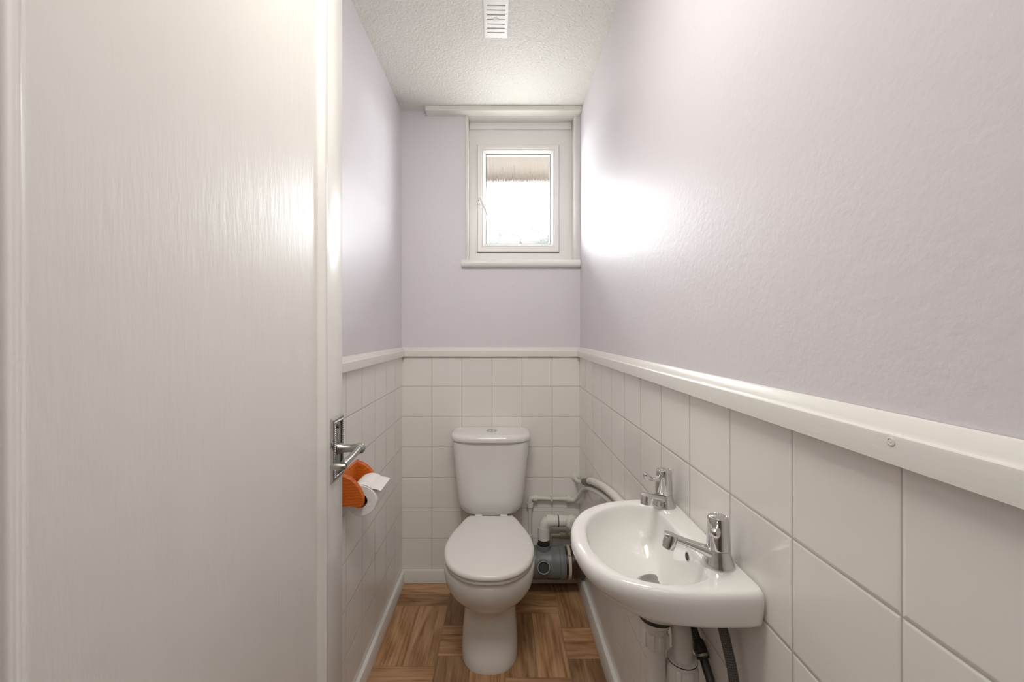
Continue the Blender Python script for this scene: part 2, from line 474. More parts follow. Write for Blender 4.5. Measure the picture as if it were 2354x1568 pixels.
# floor: printed planks, each face one plank with its own grain direction and tone
bm = bmesh.new(); uvl = bm.loops.layers.uv.new('UVMap'); col = bm.loops.layers.float_color.new('tone')
def plank(xa, xb, ya, yb, along_y):
    g = .0006
    xa, xb = max(xa, XL - .01), min(xb, XR + .01)
    if xb - xa < .004: return
    vs = [bm.verts.new(p) for p in ((xa + g, ya + g, 0), (xb - g, ya + g, 0), (xb - g, yb - g, 0), (xa + g, yb - g, 0))]
    f = bm.faces.new(vs)
    ox, oy, t = random.uniform(0, 20), random.uniform(0, 20), random.random()
    for l in f.loops:
        p = l.vert.co
        l[uvl].uv = (p.y + ox, p.x + oy) if along_y else (p.x + ox, p.y + oy)
        l[col] = (t, t, t, 1)
LV, LH = .335, .166
for xa, start in ((-.495, 1.528), (-.247, 1.578 - LV), (.0135, 1.479), (.252, 1.563 - LV)):
    w = .25 if xa != .0135 else .2385
    if xa == -.247: w = .2605
    y = start - 6 * (LV + LH)
    while y < YB + .05:
        for k in range(2):
            plank(xa + k * w / 2, xa + (k + 1) * w / 2, y, min(y + LV, YB + .004), True)
        y += LV
        for k in range(2):
            if y + k * LH / 2 < YB: plank(xa, xa + w, y + k * LH / 2, min(y + (k + 1) * LH / 2, YB + .004), False)
        y += LH
# seams and underlay
v0 = [bm.verts.new(p) for p in ((XL - .01, YF - .1, -.0008), (XR + .01, YF - .1, -.0008), (XR + .01, YB + .004, -.0008), (XL - .01, YB + .004, -.0008))]
f = bm.faces.new(v0)
for l in f.loops: l[col] = (0, 0, 0, 1); l[uvl].uv = (0, 0)
me = bpy.data.meshes.new('floor'); bm.to_mesh(me); bm.free(); me.materials.append(M['floor'])
struct(link('floor', me), 'brown oak-effect vinyl floor printed as parquet blocks', 'floor')

# skirting boards
def run_y(name, xw, s, prof, ya, yb, mat, label):
    """moulding along a side wall: prof of (out from wall, z)"""
    bm = bmesh.new()
    loft(bm, [[Vector((xw + s * d, y, z)) for d, z in prof] for y in (ya, yb)])
    return struct(finish(bm, name, mat, angle=30), label, 'trim')
def run_x(name, yw, prof, xa, xb, mat, label):
    bm = bmesh.new()
    loft(bm, [[Vector((x, yw - d, z)) for d, z in prof] for x in (xa, xb)])
    return struct(finish(bm, name, mat, angle=30), label, 'trim')
def skirt(h): return [(0, 0), (.014, 0), (.014, h - .005), (.012, h - .001), (.009, h), (0, h)]
run_x('baseboard_back', YB, skirt(.063), XL, XR, M['trimwhite'], 'low white skirting board under the end wall tiles')
run_y('baseboard_left', XL, 1, skirt(.060), YF, YB - .014, M['trimwhite'], 'low white skirting board along the left tiled wall')
run_y('baseboard_right', XR, -1, skirt(.080), YF, YB - .014, M['trimwhite'], 'white skirting board along the tiled wall under the basin')
# dado rail
dado = [(-.003, 1.122), (.0145, 1.122), (.0145, 1.1470), (.0140, 1.1495), (.0125, 1.1508), (.0110, 1.1508), (.0100, 1.1518), (.0088, 1.1550), (.0066, 1.1590), (.0040, 1.1635), (.0015, 1.1668), (-.003, 1.168)]
run_x('trim_1', YB, dado, XL, XR, M['trimwhite'], 'white dado rail across the end wall above the cistern')
run_y('trim_2', XL, 1, dado, YF, YB - .008, M['trimwhite'], 'white dado rail on the wall behind the door')
t3 = run_y('trim_3', XR, -1, dado, YF, YB - .008, M['trimwhite'], 'long white dado rail on the wall above the basin')
bm = bmesh.new(); lathe(bm, [(.0045, 0), (.0045, .0004), (.003, .0008), (.0022, .0004), (.0012, .0007), (0, .0008)], (XR - .0145, .394, 1.1435), (-1, 0, 0), 20)
finish(bm, 'screw_plug', M['trimwhite'], t3)
# board boxed in at the ceiling over the window
bm = bmesh.new(); box(bm, -.372, XR + PX, 1.997, YB + PX, 2.320, H, .0015)
struct(finish(bm, 'trim_4', M['board'], smooth=False), 'narrow cream boxing board under the ceiling over the window', 'trim')

# ------------------------------------------------------------------ window
wl, wr, wb, wt = -.165, .361, 1.600, 2.322
W1 = bpy.data.objects.new('window_1', None); C.objects.link(W1); W1.location = (.1, YB + .07, 1.9)
struct(W1, 'small white plastic casement window with obscured glass', 'window')
bm = bmesh.new()
box(bm, x0 - .001, x0 + .009, YB - .001, YB + .08, zs + .012, zt)
box(bm, x1 - .008, x1 + .001, YB + .0, YB + .08, zs + .012, zt)
box(bm, x0, x1, YB + .002, YB + .08, zt - .003, zt + .001)
finish(bm, 'reveal_lining', M['trimwhite'], W1, smooth=False)
bm = bmesh.new(); box(bm, x0 - .003, x0 + .004, YB - .004, YB + .004, zs + .012, zt - .001, .0015)
finish(bm, 'edge_bead', M['trimwhite'], W1)
YW = 2.118
bm = bmesh.new()
def rrect(xa, xb, za, zb, y): return [Vector((xa, y, za)), Vector((xb, y, za)), Vector((xb, y, zb)), Vector((xa, y, zb))]
fr = [rrect(wl - .004, wr + .004, wb - .01, wt, YW + .06), rrect(wl - .004, wr + .004, wb - .01, wt, YW),
      rrect(-.1265, .297, 1.6515, 2.206, YW), rrect(-.1265, .297, 1.6515, 2.206, YW + .06)]
loft(bm, fr + [fr[0]], False, False)
box(bm, wl + .001, wr - .001, YW - .012, YW + .001, 2.285, wt - .0035, .002)
finish(bm, 'frame', M['upvc'], W1, smooth=False)
sx0, sx1, sz0, sz1 = -.1236, .294, 1.6545, 2.203
bm = bmesh.new()
rect_frame(bm, sx0, sx1, sz0, sz1, [(0, YW + .01), (0, YW - .014), (.003, YW - .017), (.020, YW - .017), (.0215, YW - .013), (.023, YW - .013), (.026, YW - .010), (.029, YW - .012), (.036, YW - .004), (.043, YW + .004), (.0435, YW + .03), (0, YW + .03)])
finish(bm, 'sash', M['upvc'], W1, smooth=True, angle=20)
bm = bmesh.new()
rect_frame(bm, sx0 - .0025, sx1 + .0025, sz0 - .0025, sz1 + .0025, [(0, YW + .002), (0, YW - .003), (.0035, YW - .003), (.0035, YW + .002)])
rect_frame(bm, sx0 + .0415, sx1 - .0415, sz0 + .0415, sz1 - .0415, [(0, YW + .014), (0, YW + .0035), (.0035, YW + .0035), (.0035, YW + .014)])
finish(bm, 'gasket', M['gasket'], W1, smooth=False)
bm = bmesh.new(); vs = [bm.verts.new(p) for p in ((sx0 + .04, YW + .010, sz0 + .04), (sx1 - .04, YW + .010, sz0 + .04), (sx1 - .04, YW + .010, sz1 - .04), (sx0 + .04, YW + .010, sz1 - .04))]; bm.faces.new(vs)
pane = finish(bm, 'pane', M['glass'], W1, smooth=False); pane['label'] = 'obscured streaky glass pane'
bm = bmesh.new()
prof = [(YW, 1.564), (2.032, 1.564), (2.024, 1.567), (2.019, 1.574), (2.018, 1.583), (2.019, 1.591), (2.024, 1.598), (2.032, 1.601), (YW, 1.601)]
loft(bm, [[Vector((x, y, z)) for y, z in prof] for x in (-.198, XR + .001)])
finish(bm, 'sill', M['upvc'], W1, angle=50)
bm = bmesh.new()
box(bm, -.123, -.107, YW - .026, YW - .016, 1.895, 1.943, .003)
hd = finish(bm, 'handle', M['upvc'], W1)
bm = bmesh.new()
pth = [(-.114, YW - .026, 1.925), (-.112, YW - .036, 1.923), (-.104, YW - .044, 1.912), (-.092, YW - .046, 1.885), (-.080, YW - .046, 1.855), (-.070, YW - .045, 1.825)]
tube(bm, catmull(pth, 6), [.006] * 7 + [.0062] * 12 + [.0055 - .0003 * k for k in range(12)], 14)
finish(bm, 'lever', M['upvc'], hd)
bm = bmesh.new()
for z in (1.912, 1.922): lathe(bm, [(.0028, 0), (.0028, .0008)], (-.1165, YW - .026, z), (0, -1, 0), 14)
k = finish(bm, 'keyhole', M['darkhole'], hd); k['label'] = 'dark keyhole and screw hole'

# outside the window
bm = bmesh.new()
box(bm, -2.2, 2.6, 2.32, 3.02, 2.36, 2.44); box(bm, -2.2, 2.6, 3.0, 3.03, 2.27, 2.50)
box(bm, -2.2, 2.6, 2.99, 3.01, 2.25, 2.30)
struct(finish(bm, 'roof_eaves', M['eaves'], smooth=False), 'brown boarded eaves seen blurred through the top of the window', 'eaves')
bm = bmesh.new()
box(bm, -4, 5, 8.8, 9.3, -.2, 3.15)
for k in range(260):
    b2 = bmesh.new(); bmesh.ops.create_icosphere(b2, subdivisions=2, radius=random.uniform(.16, .30))
    for v in b2.verts: v.co *= random.uniform(.82, 1.18)
    merge(bm, b2, Matrix.Translation((-1.6 + 4 * k / 260, random.uniform(8.6, 8.9), 3.12 + .14 * math.sin(k * .21) + random.uniform(-.10, .16))))
hedge = finish(bm, 'hedge', M['hedge'], smooth=False); hedge['kind'] = 'stuff'
tag(hedge, 'pale green hedge blurred behind the bottom of the window', 'hedge')
bm = bmesh.new(); box(bm, -30, 30, 2.5, 60, -.3, -.2)
struct(finish(bm, 'ground', M['stone'], smooth=False), 'ground outside the window', 'ground')

# ------------------------------------------------------------------ door, open against the left side
D1 = bpy.data.objects.new('door_1', None); C.objects.link(D1)
HX, HY, DW = -.372, .208, .752                      # hinge line and leaf width
D1.location = (HX, HY, 0)
ang = 0.0
D1.rotation_euler = (0, 0, ang)
struct(D1, 'white gloss panelled door standing open, seen at a steep angle', 'door')
# local frame of the door: y along the leaf from hinge, +x its visible face (x=0), z up
def dfin(bm, name, mat, parent=D1, **kw):
    return finish(bm, name, mat, parent, off=Vector((0, 0, 0)), **kw)
ST, TOP, T = .090, 2.03, .038
pan = (ST + .028, DW - ST - .028)
bm = bmesh.new()
box(bm, -T, 0, DW - ST, DW, .008, TOP, .0015)
dfin(bm, 'stile', M['doorstile'])
bm = bmesh.new(); box(bm, -T, 0, 0, ST, .008, TOP, .0015); dfin(bm, 'stile', M['doorstile'])
bm = bmesh.new(); box(bm, -T, 0, ST, DW - ST, .008, .20); dfin(bm, 'rail', M['doorstile'], smooth=False)
bm = bmesh.new(); box(bm, -T, 0, ST, DW - ST, TOP - .07, TOP); dfin(bm, 'rail', M['doorstile'], smooth=False)
bm = bmesh.new()
box(bm, -T + .006, -.0062, ST - .004, DW - ST + .004, .19, TOP - .06)
dfin(bm, 'panel', M['doorpanel'], smooth=False)
# moulding round the panel (mitred): inset from the stile edge, x depth
bm = bmesh.new()
rings = []
for ins, x in [(-.004, -.010), (-.004, .0003), (0, .0010), (.002, .0034), (.006, .0060), (.010, .0068), (.014, .0060), (.017, .0044), (.020, .0022), (.026, -.0032), (.0275, -.0050), (.030, -.0052), (.030, -.0085)]:
    rings.append([Vector((x, ST + ins, .20 + ins)), Vector((x, DW - ST - ins, .20 + ins)), Vector((x, DW - ST - ins, TOP - .07 - ins)), Vector((x, ST + ins, TOP - .07 - ins))])
loft(bm, rings, False, False)
dfin(bm, 'moulding', M['doorstile'], angle=25)
# lever handle on a long backplate with a rope edge
HZ = .985
py0, py1, pz0, pz1 = DW - .068, DW - .004, .917, 1.056
bm = bmesh.new()
def prect(i, x): return [Vector((x, py0 + i, pz0 + i)), Vector((x, py1 - i, pz0 + i)), Vector((x, py1 - i, pz1 - i)), Vector((x, py0 + i, pz1 - i))]
loft(bm, [prect(0, 0), prect(0, .002), prect(.003, .006), prect(.008, .0065), prect(.0105, .0035), prect(.0105, .0034)], True, True)
plate = dfin(bm, 'backplate', M['pewter'], smooth=False)
bm = bmesh.new()
loft(bm, [prect(-.0015, 0), prect(-.0015, .002), prect(.0005, .0045), prect(.0045, .0058), prect(.007, .0066), prect(.0072, .005)], False, False)
o = dfin(bm, 'plate_border', M['chrome'], plate, smooth=False); o['label'] = 'bright polished border'
bm = bmesh.new()
nb = 26
for k in range(nb):                                     # rope beading
    z = pz0 + .010 + (pz1 - pz0 - .02) * k / (nb - 1)
    for y in (py0 + .009, py1 - .009):
        tube(bm, [(.0055, y - .0022, z - .0022), (.0068, y, z), (.0055, y + .0022, z + .0022)], [.001, .0021, .001], 8)
for k in range(9):
    y = py0 + .010 + (py1 - py0 - .02) * k / 8
    for z in (pz0 + .009, pz1 - .009):
        tube(bm, [(.0055, y - .0022, z - .0022), (.0068, y, z), (.0055, y + .0022, z + .0022)], [.001, .0021, .001], 8)
dfin(bm, 'rope_edging', M['dullchrome'], plate)
bm = bmesh.new()
for z in (pz0 + .022, pz1 - .022): lathe(bm, [(.0042, 0), (.0042, .001), (.0028, .0028), (0, .003)], (.0034, (py0 + py1) / 2, z), (1, 0, 0), 18)
dfin(bm, 'screw', M['rubber'], plate)
yc = (py0 + py1) / 2
bm = bmesh.new()
lathe(bm, [(.0135, .003), (.0135, .006), (.012, .010), (.0095, .018), (.0085, .028), (.0092, .038), (.0115, .048), (.012, .054), (.0105, .060), (.006, .064), (0, .065)], (0, yc, HZ), (1, 0, 0), 28)
# arm towards the hinge, swelling, with a scrolled end that turns back to the door
arm = catmull([(.053, yc, HZ + .001), (.056, yc - .022, HZ + .002), (.058, yc - .055, HZ), (.058, yc - .085, HZ - .002), (.057, yc - .108, HZ - .004)], 8)
na = len(arm)
tube(bm, arm, [.0084 - .0022 * math.sin(PI * i / (na - 1)) for i in range(na)], 20)
sc = catmull([(.064, yc - .108, HZ - .004), (.056, yc - .110, HZ - .005), (.046, yc - .110, HZ - .005), (.038, yc - .109, HZ - .005), (.033, yc - .108, HZ - .005)], 6)
ns = len(sc)
tube(bm, sc, [.0055 + .0016 * math.sin(PI * min(1, i / (ns - 1) * 1.05)) - (.004 if i in (0, ns - 1) else 0) for i in range(ns)], 20)
lev = dfin(bm, 'lever', M['dullchrome'], plate)
bm = bmesh.new()
for i in range(4, na - 4, 1):
    p = arm[i]; r = .0084 - .0022 * math.sin(PI * i / (na - 1))
    tube(bm, [p + Vector((.002, 0, r)), p + Vector((-.003, -.0012, r + .0006)), p + Vector((-.007, -.002, r * .55))], [.0006, .0013, .0006], 8)
# the rope pattern belongs to the lever, so it is joined in one mesh with it
me2 = bpy.data.meshes.new('tmp2'); bm.to_mesh(me2); bm.free()
bm = bmesh.new(); bm.from_mesh(lev.data); bm.from_mesh(me2); bm.to_mesh(lev.data); bm.free(); bpy.data.meshes.remove(me2)
lev.data.shade_smooth(); lev.data.set_sharp_from_angle(angle=math.radians(38))
# jamb the door hangs on
bm = bmesh.new(); box(bm, XL, HX - .045, .10, .205, 0, H)
struct(finish(bm, 'wall_nib', M['lilac'], smooth=False), 'short wall return beside the door hinges', 'wall')

# ------------------------------------------------------------------ ceiling vent
vx0, vx1, vy0, vy1 = -.062, .022, 1.350, 1.527
V = thing('ceiling_vent', 'small white rectangular louvre vent set in the stippled ceiling', 'vent', (-.02, 1.44, H))
V.rotation_euler = (0, 0, math.radians(1.2))
cx, cy = -.02, 1.4385
bm = bmesh.new()
ys = [1.375 + i * .0209 for i in range(7)]
xs0, xs1 = -.051, .012
edges = [vy0] + [e for y in ys for e in (y - .0026, y + .0026)] + [vy1]
for i in range(0, len(edges), 2): box(bm, xs0, xs1, edges[i], edges[i + 1], H - .006, H - .0005)
box(bm, vx0, xs0, vy0, vy1, H - .006, H - .0005); box(bm, xs1, vx1, vy0, vy1, H - .006, H - .0005)
box(bm, vx0 + .003, vx1 - .003, vy0 + .003, vy1 - .003, H - .0075, H - .006) if False else None
finish(bm, 'cover_plate', M['upvc'], V, smooth=False)
bm = bmesh.new(); box(bm, xs0, xs1, vy0 + .01, vy1 - .01, H - .0022, H - .0004)
o = finish(bm, 'slot_backing', M['ventslot'], V, smooth=False); o['label'] = 'dark slots'
bm = bmesh.new(); lathe(bm, [(.011, 0), (.011, .003), (.009, .0045), (0, .005)], (-.0195, ys[3], H - .004), (0, 0, -1), 24)
finish(bm, 'slider_knob', M['upvc'], V)

# ------------------------------------------------------------------ toilet
TX = -.046
TO = thing('toilet', 'white close-coupled toilet with its lid down, against the end wall', 'toilet', (TX, 1.7, 0))
# pan: stacked plan outlines from the foot to the rim
secs = [  # z, front, back, widest y, half width, nf, nb, half width at back
    (0.000, 1.490, 1.900, 1.640, .1100, 2.5, 4, .110),
    (0.008, 1.488, 1.900, 1.640, .1110, 2.5, 4, .110),
    (0.050, 1.492, 1.895, 1.640, .1095, 2.5, 4, .108),
    (0.110, 1.500, 1.890, 1.640, .1050, 2.4, 4, .105),
    (0.170, 1.506, 1.890, 1.640, .0985, 2.3, 4, .102),
    (0.205, 1.500, 1.890, 1.630, .0960, 2.2, 4, .100),
    (0.226, 1.480, 1.900, 1.610, .0990, 2.15, 4, .102),
    (0.245, 1.455, 1.915, 1.590, .1130, 2.1, 3.6, .106),
    (0.265, 1.430, 1.935, 1.575, .1315, 2.05, 3.4, .108),
    (0.290, 1.408, 1.960, 1.560, .1500, 2.0, 3.2, .110),
    (0.320, 1.391, 1.985, 1.550, .1625, 2.0, 3.2, .110),
    (0.350, 1.380, 2.000, 1.545, .1675, 2.0, 3.2, .110),
    (0.378, 1.3745, 2.005, 1.540, .1690, 2.0, 3.2, .110),
    (0.392, 1.374, 2.005, 1.540, .1685, 2.0, 3.2, .110),
    (0.396, 1.378, 2.003, 1.540, .1650, 2.0, 3.2, .108),
]
bm = bmesh.new()
loft(bm, [dring(TX, f, b_, c_, hw, z, nf, nb, hb) for z, f, b_, c_, hw, nf, nb, hb in secs])
finish(bm, 'pan', M['ceramic'], TO, angle=60)
half = [(0, 1.360), (.060, 1.368), (.113, 1.400), (.150, 1.452), (.1685, 1.530), (.167, 1.600), (.152, 1.672), (.127, 1.745), (.108, 1.795), (.092, 1.811), (.050, 1.813), (0, 1.8135)]
out = half + [(-x, y) for x, y in reversed(half[1:-1])]
outline = catmull([(x, y, 0) for x, y in out], 6, True)
cen = Vector((0, 1.58, 0))
def seat_ring(s, z, grow=0.): 
    r = []
    for p in outline:
        d = p - cen; q = cen + d * s + d.normalized() * grow
        r.append(Vector((TX + q.x, q.y, z)))
    return r
bm = bmesh.new()
loft(bm, [seat_ring(.90, .398), seat_ring(1, .398, -.010), seat_ring(1, .400, -.0075), seat_ring(1, .409, -.006), seat_ring(1, .4125, -.0085), seat_ring(.90, .413)])
finish(bm, 'seat', M['seatplastic'], TO, angle=50)
bm = bmesh.new()
loft(bm, [seat_ring(.90, .4155), seat_ring(1, .4155, -.004), seat_ring(1, .4185, -.001), seat_ring(1, .424, 0), seat_ring(1, .4305, -.002), seat_ring(1, .4345, -.006), seat_ring(1, .4365, -.012), seat_ring(.87, .4385), seat_ring(.7, .440), seat_ring(.45, .4412), seat_ring(.2, .4418)])
finish(bm, 'lid', M['seatplastic'], TO, angle=60)
for s in (-1, 1):
    bm = bmesh.new(); tube(bm, [(TX + s * .055, 1.816, .40), (TX + s * .055, 1.816, .428)], .012, 18); tube(bm, [(TX + s * .04, 1.818, .424), (TX + s * .07, 1.818, .424)], .011, 18)
    finish(bm, 'hinge', M['seatplastic'], TO)
# cistern
CX = -.0505
csec = [(.400, 1.895, .098, 3), (.402, 1.885, .112, 3), (.412, 1.873, .132, 3.2), (.430, 1.866, .1445, 3.6), (.455, 1.862, .1510, 4), (.52, 1.858, .1575, 4.2), (.60, 1.855, .1650, 4.4), (.68, 1.852, .1725, 4.6), (.742, 1.850, .1775, 4.6)]
bm = bmesh.new()
loft(bm, [dring(CX, f, 2.036, 1.96, hw, z, n_, 8) for z, f, hw, n_ in csec])
finish(bm, 'cistern', M['ceramic'], TO, angle=60)
bm = bmesh.new()
loft(bm, [dring(CX, 1.844, 2.038, 1.96, .179, .7435, 3.6, 9), dring(CX, 1.838, 2.040, 1.96, .184, .745, 3.6, 9), dring(CX, 1.836, 2.041, 1.96, .1855, .749, 3.6, 9), dring(CX, 1.836, 2.041, 1.96, .1855, .762, 3.6, 9), dring(CX, 1.839, 2.040, 1.96, .183, .769, 3.6, 9), dring(CX, 1.846, 2.037, 1.96, .177, .7735, 3.6, 9), dring(CX, 1.862, 2.03, 1.96, .16, .7755, 3.2, 7), dring(CX, 1.90, 2.0, 1.96, .09, .777, 3, 5)])
finish(bm, 'cistern_lid', M['ceramic'], TO, angle=60)
bm = bmesh.new()
lathe(bm, [(.024, .774), (.024, .7795), (.0225, .781), (.0205, .781), (.0195, .7795), (.0185, .7805), (0, .781)], (CX + .004, 1.935, 0), (0, 0, 1), 36)
fb = finish(bm, 'flush_button', M['chrome'], TO); fb['label'] = 'round chrome push button'
bm = bmesh.new(); box(bm, CX + .0034, CX + .0046, 1.917, 1.953, .7805, .7815)
finish(bm, 'button_split', M['rubber'], fb, smooth=False)

# ------------------------------------------------------------------ wash basin on the right wall
RZ = .870
ctr = Vector((.262, .765, 0))
def polar(pts, n=120):
    dense = catmull([(x, y, 0) for x, y in pts], 14, True)
    ang_ = sorted(((math.atan2(p.y - ctr.y, p.x - ctr.x), (p - ctr).length) for p in dense))
    out = []
    for k in range(n):
        t = -PI + 2 * PI * k / n
        lo = max((a for a in ang_ if a[0] <= t), default=(ang_[-1][0] - 2 * PI, ang_[-1][1]))
        hi = min((a for a in ang_ if a[0] > t), default=(ang_[0][0] + 2 * PI, ang_[0][1]))
        f = (t - lo[0]) / max(1e-9, hi[0] - lo[0]); r = lo[1] + (hi[1] - lo[1]) * f
        out.append(Vector((min(ctr.x + r * math.cos(t), XR - .0008), ctr.y + r * math.sin(t), 0)))
    return out
O = polar([(.3872, .61), (.3865, .602), (.382, .5975), (.372, .596), (.33, .5945), (.29, .5945), (.25, .599), (.212, .609), (.174, .630), (.146, .664), (.1315, .71), (.1295, .765), (.141, .82), (.168, .868), (.205, .901), (.25, .922), (.30, .931), (.345, .934), (.376, .934), (.384, .932), (.3872, .925), (.3875, .85), (.3875, .765), (.3875, .68)])
B = polar([(.3868, .622), (.3862, .608), (.382, .6015), (.372, .5995), (.33, .5985), (.29, .599), (.25, .606), (.212, .622), (.18, .652), (.158, .693), (.15, .745), (.155, .795), (.175, .845), (.205, .878), (.25, .90), (.30, .912), (.345, .917), (.372, .917), (.382, .914), (.3865, .905), (.387, .84), (.387, .765), (.387, .69)])
I = polar([(.322, .643), (.30, .6255), (.268, .6185), (.232, .623), (.200, .639), (.174, .668), (.160, .71), (.158, .757), (.168, .81), (.193, .853), (.23, .884), (.27, .899), (.302, .899), (.322, .884), (.331, .85), (.333, .80), (.333, .74), (.332, .69)])
DR = Vector((.291, .775, 0))
def R(a, z, to=None, t=0., ins=0.):
    r = []
    for i, p in enumerate(a):
        q = p.copy()
        if to is not None:
            tgt = to if isinstance(to, Vector) else to[i]
            q = q + (tgt - q) * t
        if ins:
            d = (ctr - q).normalized() * ins
            q = q + d
        q.x = min(q.x, XR - .0008)
        q.z = z; r.append(q)
    return r
bm = bmesh.new()
rings = [R(B, .718, DR, .87), R(B, .724, DR, .76), R(B, .740, DR, .63), R(B, .766, DR, .48), R(B, .789, DR, .32), R(B, .8005, DR, .18), R(B, .8105, DR, .07), R(B, .8125, DR, .035), R(B, .8155, DR, .010), R(B, .8205), R(B, .828, O, .3), R(B, .837, O, .75), R(O, .850), R(O, .859), R(O, .8645, ins=.0015), R(O, .8683, ins=.0045), R(O, .8698, ins=.009), R(O, RZ, I, .5), R(I, .8697, ins=-.006), R(I, .8685, ins=-.0025), R(I, .8655), R(I, .860, DR, .012), R(I, .845, DR, .04), R(I, .825, DR, .10), R(I, .806, DR, .21), R(I, .789, DR, .38), R(I, .7715, DR, .58), R(I, .7655, DR, .70), R(I, .7625, DR, .90)]
loft(bm, rings)
BS = thing('wash_basin', 'small white ceramic hand basin with two taps fixed to the tiled wall', 'basin', (.30, .765, RZ))
body = finish(bm, 'bowl', M['ceramic'], BS, angle=70)
# overflow, let into the wall side of the bowl
tree = BVHTree.FromPolygons([v.co + parent_offset(BS) for v in body.data.vertices], [p.vertices[:] for p in body.data.polygons])
hit, nrm, _, _ = tree.ray_cast(Vector((.27, .733, .8465)), Vector((1, 0, 0)))
if nrm.x > 0: nrm = -nrm
bm = bmesh.new(); lathe(bm, [(.0085, -.002), (.0085, .0004), (.007, .0006), (.0065, -.0004), (0, -.0006)], hit, nrm, 24)
finish(bm, 'overflow_hole', M['dullchrome'], BS)
bm = bmesh.new(); lathe(bm, [(.0062, 0), (.0062, .0007), (0, .0007)], hit, nrm, 24)
o = finish(bm, 'overflow_opening', M['ventslot'], BS); o['label'] = 'dark overflow opening'
bm = bmesh.new(); lathe(bm, [(.0365, .7615), (.0365, .7674), (.0345, .7688), (.028, .7682), (.024, .7662), (.013, .7655), (0, .7655)], (DR.x + .002, DR.y + .002, 0), (0, 0, 1), 36)
finish(bm, 'plughole', M['dullchrome'], BS)

# pillar taps
def make_tap(loc, spout_deg, lever_deg, label):
    t = thing('pillar_tap', label, 'tap', loc, 'chrome pillar taps on the basin')
    o3 = Vector((0, 0, 0))
    bm = bmesh.new()
    lathe(bm, [(.0245, 0), (.0245, .003), (.0225, .007), (.0200, .015), (.0182, .022), (.0168, .026), (.0150, .027)], seg=36)
    a = math.radians(spout_deg); d = Vector((math.cos(a), math.sin(a), 0)); w = Vector((-d.y, d.x, 0))
    rings = []
    for s, z, hw, hh in ((.006, .016, .0125, .0100), (.016, .0205, .0115, .0088), (.028, .0255, .0100, .0072), (.044, .0315, .0088, .0060), (.060, .0375, .0082, .0055), (.074, .0430, .0080, .0052), (.082, .0455, .0075, .0048), (.0855, .0460, .0055, .0035)):
        ring = []
        for k in range(24):
            q = 2 * PI * k / 24
            ring.append(d * s + w * hw * sgnpow(math.cos(q), .65) + Vector((0, 0, z + hh * sgnpow(math.sin(q), .65))))
        rings.append(ring)
    loft(bm, rings)
    finish(bm, 'tap_body', M['chrome'], t, off=o3)
    bm = bmesh.new()
    lathe(bm, [(.0098, -.004), (.0108, .001), (.0106, .013), (.0098, .0135), (.0098, .0185), (.0080, .019), (.0062, .018), (0, .0175)], d * .0745 + Vector((0, 0, .0425)), Vector((d.x * .30, d.y * .30, -1)), 24)
    finish(bm, 'nozzle', M['chrome'], t, off=o3)
    bm = bmesh.new()
    lathe(bm, [(.0150, .0265), (.0178, .0275), (.0180, .031), (.0172, .050), (.0164, .066), (.0160, .074), (.0150, .0775), (.0132, .0785), (.0122, .0778), (.0100, .0784), (.0060, .0790), (0, .0792)], seg=40)
    hdl = finish(bm, 'tap_head', M['chrome'], t, off=o3)
    b_ = math.radians(lever_deg); e = Vector((math.cos(b_), math.sin(b_), 0)); w = Vector((-e.y, e.x, 0))
    bm = bmesh.new(); rings = []
    for s, z, hw, hh in ((.012, .060, .0060, .0085), (.018, .0600, .0055, .0068), (.024, .0595, .0050, .0042), (.030, .0605, .0050, .0036), (.036, .0635, .0064, .0058), (.041, .0670, .0078, .0082), (.045, .0690, .0078, .0086), (.049, .0705, .0062, .0066), (.0515, .071, .0030, .0030)):
        rings.append([e * s + w * hw * math.cos(2 * PI * k / 20) + Vector((0, 0, z + hh * math.sin(2 * PI * k / 20))) for k in range(20)])
    loft(bm, rings)
    finish(bm, 'tap_lever', M['chrome'], hdl, off=o3)
    return t
make_tap((.353, .893, RZ - .0003), 222, 196, 'far chrome basin tap, its lever pointing away to the left')
make_tap((.3525, .668, RZ - .0003), 176, 236, 'near chrome basin tap with long spout reaching over the bowl')

# ------------------------------------------------------------------ pipes under the basin
TR = thing('basin_trap', 'white plastic waste trap under the hand basin', 'trap', (DR.x, DR.y, .48))
bm = bmesh.new(); lathe(bm, [(.030, .717), (.030, .709), (.026, .701), (.0205, .690), (.0205, .682)], (DR.x, DR.y, 0), (0, 0, 1), 32)
o = finish(bm, 'waste_flange', M['plastic'], TR); o['label'] = 'flange with a dark gap under the bowl'
bm = bmesh.new(); lathe(bm, [(.0315, .7178), (.0315, .7105), (.028, .7095)], (DR.x, DR.y, 0), (0, 0, 1), 32)  # black ring puts the shadow of the gap under the bowl into colour
finish(bm, 'dark_ring', M['rubber'], TR)
bm = bmesh.new(); nut(bm, .0235, .657, .687, (DR.x, DR.y, 0), (0, 0, 1), 16)
finish(bm, 'compression_nut', M['plastic'], TR)
LX, LY = .3365, .765
bm = bmesh.new()
tube(bm, arc_path([(DR.x, DR.y, .665), (DR.x, DR.y, .47), (LX, LY, .47), (LX, LY, .615)], .026, 10), .0178, 24)
finish(bm, 'trap_bend', M['plastic'], TR)
bm = bmesh.new(); nut(bm, .0285, .590, .632, (LX, LY, 0), (0, 0, 1), 16)
lathe(bm, [(.0265, .630), (.0265, .641), (.0235, .6415)], (LX, LY, 0), (0, 0, 1), 32)
finish(bm, 'compression_nut', M['plastic'], TR)
bm = bmesh.new()
lathe(bm, [(.0268, .6385), (.0272, .6395), (.0268, .6405)], (LX, LY, 0), (0, 0, 1), 32, False, False)
finish(bm, 'dark_ring', M['rubber'], TR)
bm = bmesh.new()
